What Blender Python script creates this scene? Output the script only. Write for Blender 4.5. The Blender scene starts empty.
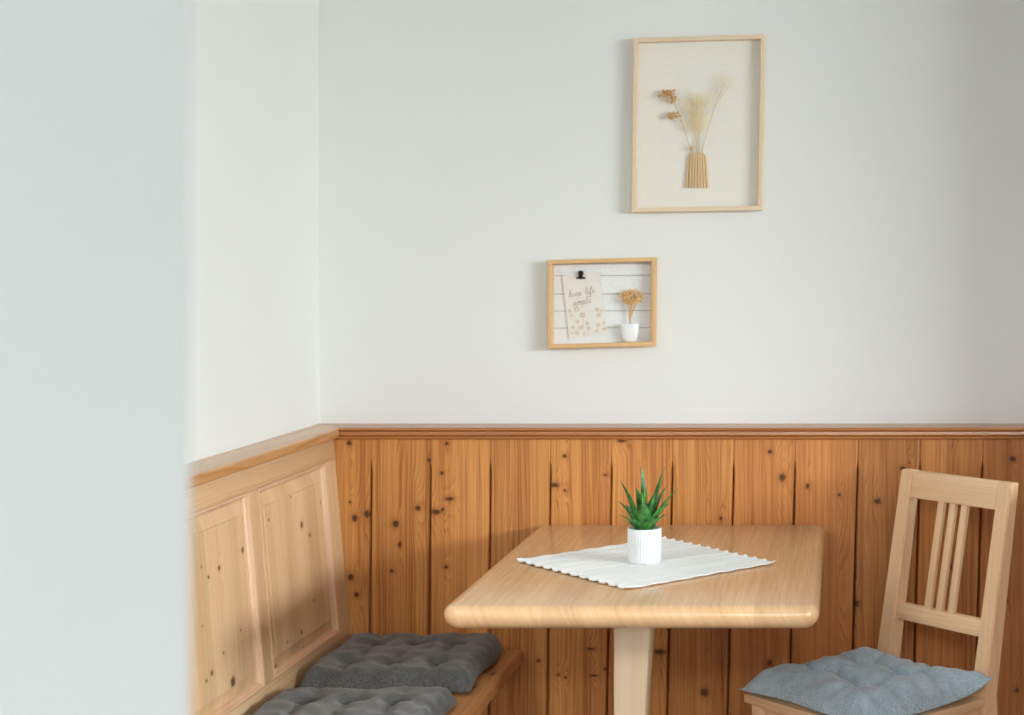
import bpy, bmesh, math, random
from mathutils import Vector, Matrix

S = bpy.context.scene
COL = S.collection
random.seed(7)

# ------------------------------------------------------------------ measures
# camera stands at x=0, y=-4.2, z=1.38 and looks straight at the back wall (y=0)
F, CX, CY, HC, DW = 1694.0, 845.0, 264.0, 1.38, 4.2
def at(px, py, d):
    """point seen at that place of the photograph, d metres from the camera"""
    return Vector(((px - CX) * d / F, d - DW, HC - (py - CY) * d / F))
def wx(px, d): return (px - CX) * d / F
def wz(py, d): return HC - (py - CY) * d / F

def lin(r, g, b):
    f = lambda c: (c / 255 / 12.92) if c / 255 <= .04045 else ((c / 255 + .055) / 1.055) ** 2.4
    return (f(r), f(g), f(b), 1)

# ------------------------------------------------------------------ node helper
class NT:
    def __init__(s, name):
        s.mat = bpy.data.materials.new(name); s.mat.use_nodes = True
        s.t = s.mat.node_tree; s.t.nodes.clear()
        s.out = s.t.nodes.new('ShaderNodeOutputMaterial')
        s.b = s.t.nodes.new('ShaderNodeBsdfPrincipled')
        s.t.links.new(s.b.outputs[0], s.out.inputs[0])
    def n(s, typ): return s.t.nodes.new(typ)
    def put(s, sock, v):
        if isinstance(v, bpy.types.NodeSocket): s.t.links.new(v, sock)
        elif v is not None: sock.default_value = v
    def m(s, op, a, b=None, c=None, clamp=False):
        x = s.n('ShaderNodeMath'); x.operation = op; x.use_clamp = clamp
        for i, v in enumerate((a, b, c)):
            if v is not None: s.put(x.inputs[i], v)
        return x.outputs[0]
    def add(s, a, b): return s.m('ADD', a, b)
    def mul(s, a, b): return s.m('MULTIPLY', a, b)
    def comb(s, x, y, z):
        c = s.n('ShaderNodeCombineXYZ')
        for i, v in enumerate((x, y, z)): s.put(c.inputs[i], v)
        return c.outputs[0]
    def obj(s):
        c = s.n('ShaderNodeTexCoord'); p = s.n('ShaderNodeSeparateXYZ')
        s.t.links.new(c.outputs['Object'], p.inputs[0])
        return p.outputs
    def noise(s, vec, scale=1, detail=2, rough=.5, dim='3D'):
        x = s.n('ShaderNodeTexNoise'); x.noise_dimensions = dim
        s.put(x.inputs['Vector'], vec); s.put(x.inputs['Scale'], scale)
        s.put(x.inputs['Detail'], detail); s.put(x.inputs['Roughness'], rough)
        return x.outputs[0]
    def mix(s, f, a, b):
        x = s.n('ShaderNodeMix'); x.data_type = 'RGBA'
        s.put(x.inputs[0], f); s.put(x.inputs[6], a); s.put(x.inputs[7], b)
        return x.outputs[2]
    def mr(s, v, a, b, c=0.0, d=1.0, smooth=True):
        x = s.n('ShaderNodeMapRange'); x.interpolation_type = 'SMOOTHSTEP' if smooth else 'LINEAR'
        for i, q in enumerate((v, a, b, c, d)): s.put(x.inputs[i], q)
        return x.outputs[0]
    def hsv(s, col, val):
        x = s.n('ShaderNodeHueSaturation'); s.put(x.inputs['Value'], val); s.put(x.inputs['Color'], col)
        return x.outputs[0]
    def bump(s, h, strength, dist):
        x = s.n('ShaderNodeBump'); s.put(x.inputs['Strength'], strength); s.put(x.inputs['Distance'], dist)
        s.put(x.inputs['Height'], h); s.t.links.new(x.outputs[0], s.b.inputs['Normal'])
    def fin(s, col, rough=.5, spec=None):
        s.put(s.b.inputs['Base Color'], col); s.put(s.b.inputs['Roughness'], rough)
        if spec is not None: s.put(s.b.inputs['Specular IOR Level'], spec)
        return s.mat

def plain(name, col, rough=.6, nscale=40, amt=.06, bump=0, spec=None):
    t = NT(name); c = t.n('ShaderNodeTexCoord')
    f = t.noise(c.outputs['Object'], nscale, 3)
    if bump: t.bump(f, .4, bump)
    return t.fin(t.hsv(col, t.mr(f, .3, .7, 1 - amt, 1 + amt)), rough, spec)

def wood(name, light, dark, across=0, along=2, ring=150., amt=.55, seed=0., knots=(), arches=(), stave=0.,
         rough=.4, fibre=.12, wander=1.0, knot_col=None, spec=.5, streak=.16):
    """softwood: growth rings across the board, bent round the knots, plus fine fibre"""
    t = NT(name); o = t.obj()
    u, v = o[across], o[along]
    w = o[3 - across - along]
    uu = t.add(u, t.mul(w, .45))
    n1 = t.noise(t.comb(t.mul(uu, 9.), t.mul(v, 1.1), seed), 1, 2)
    n2 = t.noise(t.comb(t.mul(uu, 32.), t.mul(v, 5.), seed + 5.3), 1, 1)
    n3 = t.noise(t.comb(t.mul(uu, 55.), t.mul(v, .7), seed + 2.1), 1, 1)
    R = t.add(t.add(t.mul(uu, ring), t.mul(n3, 2.6)), t.add(t.mul(n1, 5. * wander), t.mul(n2, .5 * wander)))
    kmask = None; halo = None
    wob = t.mr(t.noise(t.comb(t.mul(u, 260.), t.mul(v, 200.), seed), 1, 2), .3, .7, .55, 1.6, False) if knots else None
    for k in list(knots) + [a + (1,) for a in arches]:
        x0, z0, rx, rz = k[:4]
        du = t.mul(t.m('SUBTRACT', u, x0), 1 / rx); dv = t.mul(t.m('SUBTRACT', v, z0), 1 / rz)
        e = t.add(t.mul(du, du), t.mul(dv, dv))
        if len(k) == 4 and wob is not None: e = t.mul(e, wob)
        if len(k) == 4:      # a knot: gaussian bend of the rings + dark core
            du2 = t.mul(du, .42); dv2 = t.mul(dv, .13)
            g = t.m('EXPONENT', t.mul(t.add(t.mul(du2, du2), t.mul(dv2, dv2)), -1.))
            R = t.add(R, t.mul(g, 1.7))
            c = t.mr(e, 1.7, .25)
            kmask = c if kmask is None else t.m('MAXIMUM', kmask, c)
            h = t.m('EXPONENT', t.mul(e, -.26))
            halo = h if halo is None else t.m('MAXIMUM', halo, h)
        else:
            g = t.m('EXPONENT', t.mul(e, -1.)); R = t.add(R, t.mul(g, k[4]))
    fr = t.m('FRACT', R)
    line = t.mul(t.m('POWER', fr, 2.2), t.mr(fr, 1.0, .86))
    fib = t.noise(t.comb(t.mul(u, 420.), t.mul(w, 420.), t.mul(v, 9.)), 1, 2)
    broad = t.noise(t.comb(t.mul(uu, 14.), t.mul(v, .8), seed + 11.), 1, 2)
    strk = t.noise(t.comb(t.mul(uu, 95.), t.mul(v, 1.3), seed + 7.7), 1, 3, .6)
    f = t.add(t.mul(t.mul(line, t.mr(n3, .3, .7, .5, 1.25)), amt * .85), t.add(t.mul(t.mr(fib, .3, .7), fibre), t.add(t.mul(t.mr(broad, .3, .72), .30), t.mul(t.mr(strk, .35, .7), streak))))
    col = t.mix(t.m('MINIMUM', f, 1.), light, dark)
    if stave:
        q = t.n('ShaderNodeTexWhiteNoise'); q.noise_dimensions = '1D'
        t.put(q.inputs['W'], t.add(t.m('FLOOR', t.mul(t.add(u, .011), 1 / stave)), seed))
        col = t.hsv(col, t.mr(q.outputs[0], 0, 1, .90, 1.06, False))
    if kmask is not None:
        col = t.mix(t.mul(halo, .55), col, dark)
        col = t.mix(t.mul(kmask, .9), col, knot_col or lin(70, 40, 24))
    t.bump(fib, .06, .002)
    return t.fin(col, rough, spec)

# ------------------------------------------------------------------ object helpers
def tag(o, label=None, cat=None, group=None, kind=None):
    if label: o['label'] = label
    if cat: o['category'] = cat
    if group: o['group'] = group
    if kind: o['kind'] = kind
    return o
def empty(name, loc, rz=0., label=None, cat=None, group=None):
    o = bpy.data.objects.new(name, None); COL.objects.link(o)
    o.empty_display_size = .05
    o.location = loc; o.rotation_euler = (0, 0, rz)
    return tag(o, label, cat, group)
def link(name, bm, mats, parent=None, smooth=False, angle=40):
    me = bpy.data.meshes.new(name)
    bmesh.ops.recalc_face_normals(bm, faces=bm.faces[:])
    bm.to_mesh(me); bm.free()
    for m in (mats if isinstance(mats, (list, tuple)) else [mats]): me.materials.append(m)
    if smooth:
        me.polygons.foreach_set('use_smooth', [True] * len(me.polygons))
        me.set_sharp_from_angle(angle=math.radians(angle))
    o = bpy.data.objects.new(name, me); COL.objects.link(o)
    if parent: o.parent = parent
    return o
def structure(name, bm, mats, smooth=False):
    o = link(name, bm, mats, None, smooth); o['kind'] = 'structure'; return o

def merge(dst, src):
    me = bpy.data.meshes.new('tmp'); src.to_mesh(me); src.free()
    dst.from_mesh(me); bpy.data.meshes.remove(me)
def hexa(bm, pts, bevel=0., seg=2, mi=0):
    """eight corner points: bottom loop 0-3, top loop 4-7"""
    b = bmesh.new(); v = [b.verts.new(p) for p in pts]
    for f in ((3, 2, 1, 0), (4, 5, 6, 7), (0, 1, 5, 4), (1, 2, 6, 5), (2, 3, 7, 6), (3, 0, 4, 7)):
        b.faces.new([v[i] for i in f]).material_index = mi
    if bevel: bmesh.ops.bevel(b, geom=b.edges[:], offset=bevel, segments=seg, affect='EDGES', profile=.5)
    for f in b.faces: f.material_index = mi
    merge(bm, b)
def box(bm, x0, x1, y0, y1, z0, z1, bevel=0., seg=2, mi=0):
    hexa(bm, [(x0, y0, z0), (x1, y0, z0), (x1, y1, z0), (x0, y1, z0),
              (x0, y0, z1), (x1, y0, z1), (x1, y1, z1), (x0, y1, z1)], bevel, seg, mi)
def lathe(bm, prof, n=40, c=(0, 0, 0), rib=0., ribs=0, mi=0):
    rings = []
    for r, z in prof:
        ring = []
        for i in range(n):
            a = 2 * math.pi * i / n
            rr = r * (1 + (rib * math.cos(ribs * a) if ribs else 0))
            ring.append(bm.verts.new((c[0] + rr * math.cos(a), c[1] + rr * math.sin(a), c[2] + z)))
        rings.append(ring)
    for a, b in zip(rings, rings[1:]):
        for i in range(n):
            bm.faces.new((a[i], a[(i + 1) % n], b[(i + 1) % n], b[i])).material_index = mi
    bm.faces.new(rings[0][::-1]).material_index = mi; bm.faces.new(rings[-1]).material_index = mi
def tube(bm, pts, rad, n=6, mi=0):
    pts = [Vector(p) for p in pts]
    if not isinstance(rad, (list, tuple)): rad = [rad] * len(pts)
    rings = []
    for i, p in enumerate(pts):
        d = (pts[min(i + 1, len(pts) - 1)] - pts[max(i - 1, 0)]).normalized()
        s = d.cross(Vector((0, 1, 0)))
        if s.length < .05: s = d.cross(Vector((1, 0, 0)))
        s.normalize(); q = d.cross(s)
        rings.append([bm.verts.new(p + rad[i] * (math.cos(2 * math.pi * k / n) * s + math.sin(2 * math.pi * k / n) * q)) for k in range(n)])
    for a, b in zip(rings, rings[1:]):
        for i in range(n): bm.faces.new((a[i], a[(i + 1) % n], b[(i + 1) % n], b[i])).material_index = mi
    bm.faces.new(rings[0]); bm.faces.new(rings[-1])
def blob(bm, c, r, sub=1, sc=(1, 1, 1), mi=0):
    M = Matrix.Translation(c) @ Matrix.Diagonal((r * sc[0], r * sc[1], r * sc[2], 1))
    g = bmesh.ops.create_icosphere(bm, subdivisions=sub, radius=1, matrix=M)
    for v in g['verts']:
        for f in v.link_faces: f.material_index = mi
def smoothpath(pts, k=5):
    """Catmull-Rom through the points"""
    p = [Vector(q) for q in pts]; p = [2 * p[0] - p[1]] + p + [2 * p[-1] - p[-2]]; out = []
    for i in range(1, len(p) - 2):
        for j in range(k):
            t = j / k; a, b, c, d = p[i - 1:i + 3]
            out.append(.5 * ((2 * b) + (c - a) * t + (2 * a - 5 * b + 4 * c - d) * t * t + (3 * b - a - 3 * c + d) * t ** 3))
    return out + [p[-2]]

# ------------------------------------------------------------------ plain materials
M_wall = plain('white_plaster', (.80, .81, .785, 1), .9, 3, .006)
M_wall_near_dim = plain('plaster_near_dimmed', (.48, .495, .485, 1), .9, 3, .006)  # plaster darkened to offset the strong window light on this wall
M_ceiling = plain('ceiling_paint', (.82, .82, .80, 1), .9, 50, .01)
M_floor = wood('oak_floor', lin(88, 66, 50), lin(62, 44, 32), 0, 1, 90, .4, 3., stave=.12, rough=.35)
M_dark = plain('dark_gap', (.03, .018, .01, 1), .9)

PL, PD = lin(228, 166, 96), lin(150, 82, 32)

# ------------------------------------------------------------------ room shell
XL, XR, YF, ZC = -1.304, 4.2, -5.4, 2.6
W1 = (-5.2, -2.2, .98, 2.2)            # window in the right wall  (y0, y1, z0, z1)
W2 = (-1.1, 1.3, 1.1, 2.45)             # window in the wall behind the camera (x0, x1, z0, z1)
W3 = (-2.95, -1.62, .95, 2.1)           # window in the left wall, behind the partition (y0, y1, z0, z1)
bm = bmesh.new(); box(bm, XL - .15, XR + .15, 0, .15, 0, ZC); structure('wall_back', bm, M_wall)
bm = bmesh.new()
y0, y1, z0, z1 = W3
box(bm, XL - .15, XL, YF, y0, 0, ZC); box(bm, XL - .15, XL, y1, 0, 0, ZC)
box(bm, XL - .15, XL, y0, y1, 0, z0); box(bm, XL - .15, XL, y0, y1, z1, ZC)
structure('wall_left', bm, M_wall)
bm = bmesh.new()
y0, y1, z0, z1 = W1
box(bm, XR, XR + .2, YF, y0, 0, ZC); box(bm, XR, XR + .2, y1, 0, 0, ZC)
box(bm, XR, XR + .2, y0, y1, 0, z0); box(bm, XR, XR + .2, y0, y1, z1, ZC)
structure('wall_right', bm, M_wall)
bm = bmesh.new()
x0, x1, z0, z1 = W2
box(bm, XL - .15, x0, YF - .2, YF, 0, ZC); box(bm, x1, XR + .2, YF - .2, YF, 0, ZC)
box(bm, x0, x1, YF - .2, YF, 0, z0); box(bm, x0, x1, YF - .2, YF, z1, ZC)
structure('wall_front', bm, M_wall)
bm = bmesh.new(); box(bm, XL - .15, XR + .2, YF - .2, .15, -.1, 0); structure('floor', bm, M_floor)
bm = bmesh.new(); box(bm, XL - .15, XR + .2, YF - .2, .15, ZC, ZC + .1); structure('ceiling', bm, M_ceiling)
# end of the partition wall right beside the camera
bm = bmesh.new(); box(bm, -.60, -.4625, DW * -1 + .72, -DW + 1.2, 0, ZC, .004, 2); structure('wall_near', bm, M_wall_near_dim)

# unseen wall stub, added to keep side light off the back wall
bm = bmesh.new(); box(bm, .74, .86, -.53, -.1165, 0, ZC); structure('wall_light_block', bm, M_wall)
# unseen low partition, added to shade the chair and the lower panelling
bm = bmesh.new(); box(bm, .74, .82, -1.5, -.531, 0, .97, .004, 2)
structure('wall_light_block_low', bm, wood('pine_light_block', lin(190, 126, 70), lin(140, 80, 36), 1, 2, 110, .5, 77.))

# ------------------------------------------------------------------ pine panelling on the back wall
DP = 4.1                                    # distance of its face
YP = DP - DW
TOPS = [371, 430.2, 490.3, 550.3, 611.4, 672.3, 733.6, 795, 857.7, 920, 982.3]
LEAN = [-.0076, -.008, -.009, -.0126, -.019, -.0216, -.025, -.025, -.028, -.03, -.03]
KN = [ # px, py, rx px, ry px
 (354.8,518,3,3.4),(367,514,3,3.6),(395.6,523.8,3.4,3.6),(418,508,2.6,2.6),(429.2,460,1.8,2.2),(436,512,5,2.6),(442.7,509.4,1.8,2),
 (449.7,498.8,4,1.9),(442,473,2,2),(446.7,443.5,1.8,2),(400,544.7,1.8,3),(391.8,571,1.6,1.6),(350.7,577.4,2.8,3.2),(356.5,594.6,2.2,2.6),
 (350,502,1.3,1.3),(349,443,2.5,2.4),(446,567,2.2,1.5),(554.5,485,4.2,2.2),(564.4,456,1.8,1.8),(565,490.7,1.4,1.6),(605.4,475,1.7,1.2),
 (621.5,441,4,1.5),(770,451.7,2.2,2.2),(782.3,477.5,3,3.6),(807.5,486,2,2.2),(839.4,494.8,1.3,1.4),(877.5,501.5,3.3,2.6),(720.8,518.5,1.5,1.7),
 (902.7,468.5,3,2.4),(1013,459,3.6,2.8),(909.6,463,1,1),(856.5,603.5,2.9,3.2),(899.6,639,2.7,3),(912.3,531.5,2,2),(950,567,2.2,3),
 (659.6,651.8,5,2.7),(704.5,692.3,4,4.2),(769.3,663,2.6,2.8),(538.4,660.7,1.8,1.6),(558.3,674.7,2,1.2),(565.6,677.6,1.4,1.2),
 (594.3,675.6,3.2,1.2),(605,669,1.4,1.6),(590.5,649,4,1.2),(1006,600,2,2.6),(1017,690,2.2,2.6),(640,690,2.2,2.4),(470,610,1.6,1.8)]
AR = [ # growth-ring arches: px, py, half width px, half height px, rings
 (418,520,6,32,2.2),(506,560,9,40,2.6),(506,700,8,36,2.4),(707,440,6,26,2.2),(706,512,5,26,2.0),(803,455,5,22,1.8),(782.3,477,10,34,2.4),
 (838,590,10,52,4.2),(866,520,6,40,2.2),(703,640,7,34,2.4),(704,700,9,40,3.2),(773,640,7,30,2.),(357,560,9,46,2.6),(552,640,7,40,2.2),
 (905,470,12,40,2.2),(955,470,6,40,2.),(640,450,7,40,1.6),(395,470,9,40,1.8)]
def wpx(px, py): return wx(px, DP), wz(py, DP)
# gap position at height z
zt0 = wz(470, DP)
gaps = []
for p, l in zip(TOPS, LEAN): gaps.append((wx(p, DP), -l))           # x at zt0, dx per dz
while gaps[-1][0] < XR - .16: gaps.append((gaps[-1][0] + .1505, .03 * max(0, 1 - (gaps[-1][0] - .35) / 1.2)))
gaps = [(XL + .004, 0.)] + gaps + [(XR, 0.)]
gx = lambda g, z: g[0] + g[1] * (z - zt0)
ZS, ZT = wz(461, DP), .965
tints = [1.02, 1.0, 1.08, .97, 1.04, 1.0, .98, .90, .92, .78, .84, .80, .84]
bm = bmesh.new(); mats = []
for i, (a, b) in enumerate(zip(gaps, gaps[1:])):
    xa, xb = gx(a, zt0), gx(b, zt0)
    kn = []; ar = []
    for px, py, rx, ry in KN:
        x, z = wpx(px, py)
        if gx(a, z) <= x < gx(b, z): kn.append((x, z, rx * DP / F, ry * DP / F))
    for px, py, rx, ry, h in AR:
        x, z = wpx(px, py)
        if gx(a, z) <= x < gx(b, z): ar.append((x, z, rx * DP / F, ry * DP / F, h))
    if xa > .55:                          # boards beyond the photograph
        rr = random.Random(i)
        kn = [(rr.uniform(xa + .02, xb - .02), rr.uniform(.1, .9), .006, .007) for _ in range(3)]
    k = tints[i] if i < len(tints) else random.Random(i).uniform(.9, 1.03)
    warm = (i % 3) * .02 + (.03 if i < 7 else .11)
    L = (PL[0] * k, PL[1] * k * (1 - warm), PL[2] * k * (1 - warm), 1); D = (PD[0] * k, PD[1] * k, PD[2] * k, 1)
    mats.append(wood('pine_panelling', L, D, 0, 2, 95 + (i * 37) % 60, .5, i * 3.7, kn, ar, rough=.42, fibre=.16, spec=.35, streak=.36))
    rows = []
    for z, c in ((.0, .0042), (ZS - .022, .0042), (ZS + .002, .0006), (ZT, .0006)):
        l, r = gx(a, z), gx(b, z)
        dep = .007 if c > .002 else .0016; gp = .0013 if c > .002 else .0004
        rows.append([bm.verts.new(q) for q in ((l + gp, YP + .05, z), (l + gp, YP + dep, z), (l + c, YP, z), (r - c, YP, z), (r - gp, YP + dep, z), (r - gp, YP + .05, z))])
    for p, q in zip(rows, rows[1:]):
        for j in range(5): bm.faces.new((p[j], p[j + 1], q[j + 1], q[j])).material_index = i
    bm.faces.new(rows[0]).material_index = i; bm.faces.new(rows[-1][::-1]).material_index = i
n = len(mats); mats.append(M_dark)
box(bm, XL + .001, XR, YP + .05, -.0005, 0, ZT, mi=n)
structure('wall_back_panelling', bm, mats)

# ledge board with its moulding, along the back wall and along the bench
M_ledge = wood('pine_ledge', lin(196, 130, 72), lin(134, 72, 30), 1, 0, 140, .4, 2.2, rough=.24, spec=.6)
M_ledge2 = wood('pine_ledge_side', lin(214, 166, 112), lin(166, 106, 56), 0, 1, 140, .5, 4.2, rough=.24, spec=.75)
ZL = wz(423.5, DW)                          # top of ledge
DLF = DW * (423.5 - CY) / (428 - CY)        # distance of its front edge
YL = DLF - DW
XLF = wx(338.75, DLF)                       # front edge of the side ledge
prof = [(YL + .004, 0), (YL + .0012, -.0012), (YL, -.004), (YL, -.0055), (YL + .0085, -.0075), (YL + .0045, -.0100), (YL + .0035, -.0165), (YL + .0055, -.0192), (YL + .0105, -.0202),
        (YL + .0068, -.0225), (YL + .0068, -.0255), (YL + .0105, -.0285), (YP + .003, -.0295)]
def sweep_back(bm):
    rows = []
    for y, dz in prof:
        rows.append((bm.verts.new((XLF - (y - YL) * ((XLF - XL) / (0 - YL)), y, ZL + dz)), bm.verts.new((XR, y, ZL + dz))))
    t = (bm.verts.new((XL, -.0005, ZL)), bm.verts.new((XR, -.0005, ZL)))
    bb = (bm.verts.new((XL, -.0005, ZL - .0295)), bm.verts.new((XR, -.0005, ZL - .0295)))
    seq = [t] + rows + [bb]
    for a, b in zip(seq, seq[1:]): bm.faces.new((a[0], a[1], b[1], b[0]))
    bm.faces.new((seq[-1][0], seq[-1][1], seq[0][1], seq[0][0]))
    bm.faces.new([s[1] for s in seq]); bm.faces.new([s[0] for s in seq][::-1])
bm = bmesh.new(); sweep_back(bm); structure('trim_1', bm, M_ledge)
YB = -1.35                                  # near end of bench and side ledge (hidden by the near wall)
bm = bmesh.new()
sp = [(XL + .0005, 0), (XLF - .004, 0), (XLF - .001, -.0015), (XLF, -.005), (XLF, -.020), (XLF - .002, -.0235), (XLF - .006, -.025), (XL + .0005, -.025)]
rows = []
for x, dz in sp:
    f = (x - XL) / (XLF - XL)
    rows.append((bm.verts.new((x, YB, ZL + dz)), bm.verts.new((x, YL * f - .0003, ZL + dz))))
for a, b in zip(rows, rows[1:] + rows[:1]): bm.faces.new((a[0], a[1], b[1], b[0]))
bm.faces.new([s[0] for s in rows]); bm.faces.new([s[1] for s in rows][::-1])
structure('trim_2', bm, M_ledge2)

# ------------------------------------------------------------------ corner bench
ZSE = .449                                   # seat height
XSF = wx(521.6, DP) + .004                   # front edge of the seat
bench = empty('corner_bench', (-1.0, -.7, 0), 0, 'pine wall bench with framed raised panel backrest along the left wall', 'bench')
bench_inv = Matrix.Translation((1.0, .7, 0))
def bpart(name, bm, mat, parent=None, smooth=True):
    """bench part modelled in room coordinates"""
    o = link(name, bm, mat, None, smooth)
    o.parent = parent or bench
    o.matrix_parent_inverse = bench_inv
    return o
M_bseat = wood('pine_bench_seat', lin(210, 152, 96), lin(150, 90, 44), 0, 1, 130, .5, 8.1,
               knots=[(-.80, -.35, .006, .014), (-.815, -.47, .004, .01)], rough=.38)
bm = bmesh.new(); box(bm, XL + .06, XSF, YB, YP - .0012, ZSE - .036, ZSE, .009, 3); bpart('seat', bm, M_bseat)
M_bfront = wood('pine_bench_front', lin(190, 130, 78), lin(130, 74, 34), 1, 2, 130, .5, 9.1, rough=.4)
bm = bmesh.new(); box(bm, -1.0, -.975, YB + .02, YP - .002, 0, ZSE - .0355); bpart('front_board', bm, M_bfront)
# backrest leans slightly: local plane with s along y and height t along the slope
xb_top, zb_top, xb_bot, zb_bot = wx(333.5, DP), .9605, wx(350.5, DP), wz(632, DP)
slope = (xb_top - xb_bot) / (zb_top - zb_bot)
def bx(z, off=0.): return xb_bot + slope * (z - zb_bot) + off      # face of backrest at height z
def bbox(bm, y0, y1, z0, z1, o0, o1, bevel=.002, seg=2, mi=0):
    hexa(bm, [(bx(z0, o0), y0, z0), (bx(z0, o1), y0, z0), (bx(z0, o1), y1, z0), (bx(z0, o0), y1, z0),
              (bx(z1, o0), y0, z1), (bx(z1, o1), y0, z1), (bx(z1, o1), y1, z1), (bx(z1, o0), y1, z1)], bevel, seg, mi)
PT, PB = .908, .507                          # panel openings: top, bottom
pan = [(3.553, 4.012), (3.035, 3.497), (2.86, 2.975)]
pan = [(a - DW, b - DW) for a, b in pan]
M_bframe_v = wood('pine_backrest_stile', lin(230, 196, 154), lin(186, 136, 92), 1, 2, 150, .4, 12., rough=.36)  # frame pine paled: stronger light and sheen put into the colour
M_bframe_h = wood('pine_backrest_rail', lin(230, 197, 155), lin(188, 138, 94), 2, 1, 150, .5, 13., rough=.36)
BZ0 = ZSE + .0005
bm = bmesh.new()
box_y = [(YB, pan[2][0]), (pan[2][1], pan[1][0]), (pan[1][1], pan[0][0]), (pan[0][1], YP - .0012)]
zr = zb_top - .0045
for a, b in box_y: bbox(bm, a, b, PB, PT, -.022, 0, .0006, 1, 0)
bbox(bm, YB, YP - .0012, PT, zr, -.0221, 0, .0008, 2, 1)
bbox(bm, YB, YP - .0012, BZ0, PB, -.0221, 0, .0008, 2, 1)
bpart('backrest_frame', bm, [M_bframe_v, M_bframe_h])
def px_knots(lst, d_of):                    # photo points on the backrest -> (y, z)
    out = []
    for px, py, r in lst:
        x = -1.222
        for _ in range(4):
            d = x * F / (px - CX); z = wz(py, d); x = bx(z)
        out.append((d - DW, z, r * 1.5 * d / F, r * 1.3 * d / F))
    return out
KP = [[(303,525,2.4),(311,535,1.8),(322,502,1.4),(331,572,1.3),(303,632,1.6),(281,666,1.8),(309,648,1.3),(292,497,1),(289,642,1.2),(270,520,1.2),(315,600,1.2)],
      [(244,550,2.4),(220.5,568,1.9),(210,577,1.4),(203,567,1.1),(213.5,673,2),(208,681,1.5),(234.5,682,4.0),(225,653,1.2),(204,626,1.),(242,630,1.)],
      []]
PANW = (lin(232, 198, 156), lin(194, 144, 98))  # panel pine paled likewise, with the sheen in its colour
for k, (a, b) in enumerate(pan):
    mt = wood('pine_panel', PANW[0], PANW[1], 1, 2, 85, .32, 20. + k * 4, px_knots(KP[k], None),
              [((a + b) / 2 - .02, .72, .05, .2, 2.4)], stave=.085, rough=.36, fibre=.12)
    bm = bmesh.new()
    # fielded panel: rim recessed, bevelled slope, raised field
    ins = [(0, -.013), (.012, -.013), (.040, -.0055), (.0415, -.0028), (.043, -.0028)]
    loops = []
    for i, h in ins:
        ya, yb, za, zb = a + i, b - i, PB + i, PT - i
        if yb <= ya: ya = yb = (a + b) / 2
        loops.append([bm.verts.new((bx(z, h), y, z)) for y, z in ((ya, za), (yb, za), (yb, zb), (ya, zb))])
    for p, q in zip(loops, loops[1:]):
        for j in range(4): bm.faces.new((p[j], p[(j + 1) % 4], q[(j + 1) % 4], q[j]))
    bm.faces.new(loops[-1])
    back = [bm.verts.new((bx(z, -.021), y, z)) for y, z in ((a, PB), (b, PB), (b, PT), (a, PT))]
    for j in range(4): bm.faces.new((back[j], back[(j + 1) % 4], loops[0][(j + 1) % 4], loops[0][j]))
    bm.faces.new(back[::-1])
    bpart('panel', bm, mt, smooth=False)
    bm = bmesh.new()                          # ovolo moulding mitred round the opening
    ins = [(0, -.012), (0, .0018), (.003, .003), (.006, .0018), (.0085, -.004), (.012, -.0075), (.0135, -.0125)]
    loops = []
    for i, h in ins:
        i += .0002
        loops.append([bm.verts.new((bx(z, h), y, z)) for y, z in ((a + i, PB + i), (b - i, PB + i), (b - i, PT - i), (a + i, PT - i))])
    for p, q in zip(loops, loops[1:]):
        for j in range(4): bm.faces.new((p[j], p[(j + 1) % 4], q[(j + 1) % 4], q[j]))
    M_mould = wood('pine_moulding', lin(232, 194, 158), lin(196, 142, 106), 0, 2, 180, .3, 31. + k, rough=.34)
    bpart('moulding', bm, M_mould, smooth=False)

# ------------------------------------------------------------------ table
ZTB = .7515
tab = empty('dining_table', (-.446, -.64, 0), 0, 'light beech table with rounded edges and a single square pedestal leg', 'table')
tinv = Matrix.Translation((.446, .64, 0))
def tpart(name, bm, mat, smooth=True):
    o = link(name, bm, mat, None, smooth); o.parent = tab; o.matrix_parent_inverse = tinv; return o
TX0, TX1, TY0, TY1 = -.741, -.0475, 3.098 - DW, YP - .004
M_table = wood('beech_top', lin(234, 194, 150), lin(200, 152, 104), 0, 1, 60, .28, 40., stave=.078, rough=.22, fibre=.3, wander=.8, spec=.6)
def rounded_rect(x0, x1, y0, y1, r, n=8):
    out = []
    for cx, cy, a0 in ((x1 - r, y0 + r, -90), (x1 - r, y1 - r, 0), (x0 + r, y1 - r, 90), (x0 + r, y0 + r, 180)):
        for i in range(n + 1):
            a = math.radians(a0 + 90 * i / n); out.append((cx + r * math.cos(a), cy + r * math.sin(a)))
    return out
bm = bmesh.new(); T = .042
loops = []
e = .019
pr = [(e, 0), (e * .62, -.0012), (e * .3, -.0045), (e * .1, -.0095), (0, -.017), (e * .04, -.023), (e * .2, -.031), (e * .5, -.0365), (e * .85, -.0412), (e * 1.1, -T)]
for off, dz in pr:
    loops.append([bm.verts.new((x, y, ZTB + dz)) for x, y in rounded_rect(TX0 + off, TX1 - off, TY0 + off, TY1 - off, max(.036 - off, .006))])
for p, q in zip(loops, loops[1:]):
    n = len(p)
    for j in range(n): bm.faces.new((p[j], p[(j + 1) % n], q[(j + 1) % n], q[j]))
bm.faces.new(loops[0]); bm.faces.new(loops[-1][::-1])
tpart('tabletop', bm, M_table)
M_leg = wood('beech_leg', lin(250, 228, 198), lin(234, 200, 160), 0, 2, 110, .3, 44., rough=.38, fibre=.1)
dl = 3.56
lx0, lx1 = wx(613.2, dl), wx(653.2, dl)
bm = bmesh.new()
tz = .0135 * (ZTB - T) / .25
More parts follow.
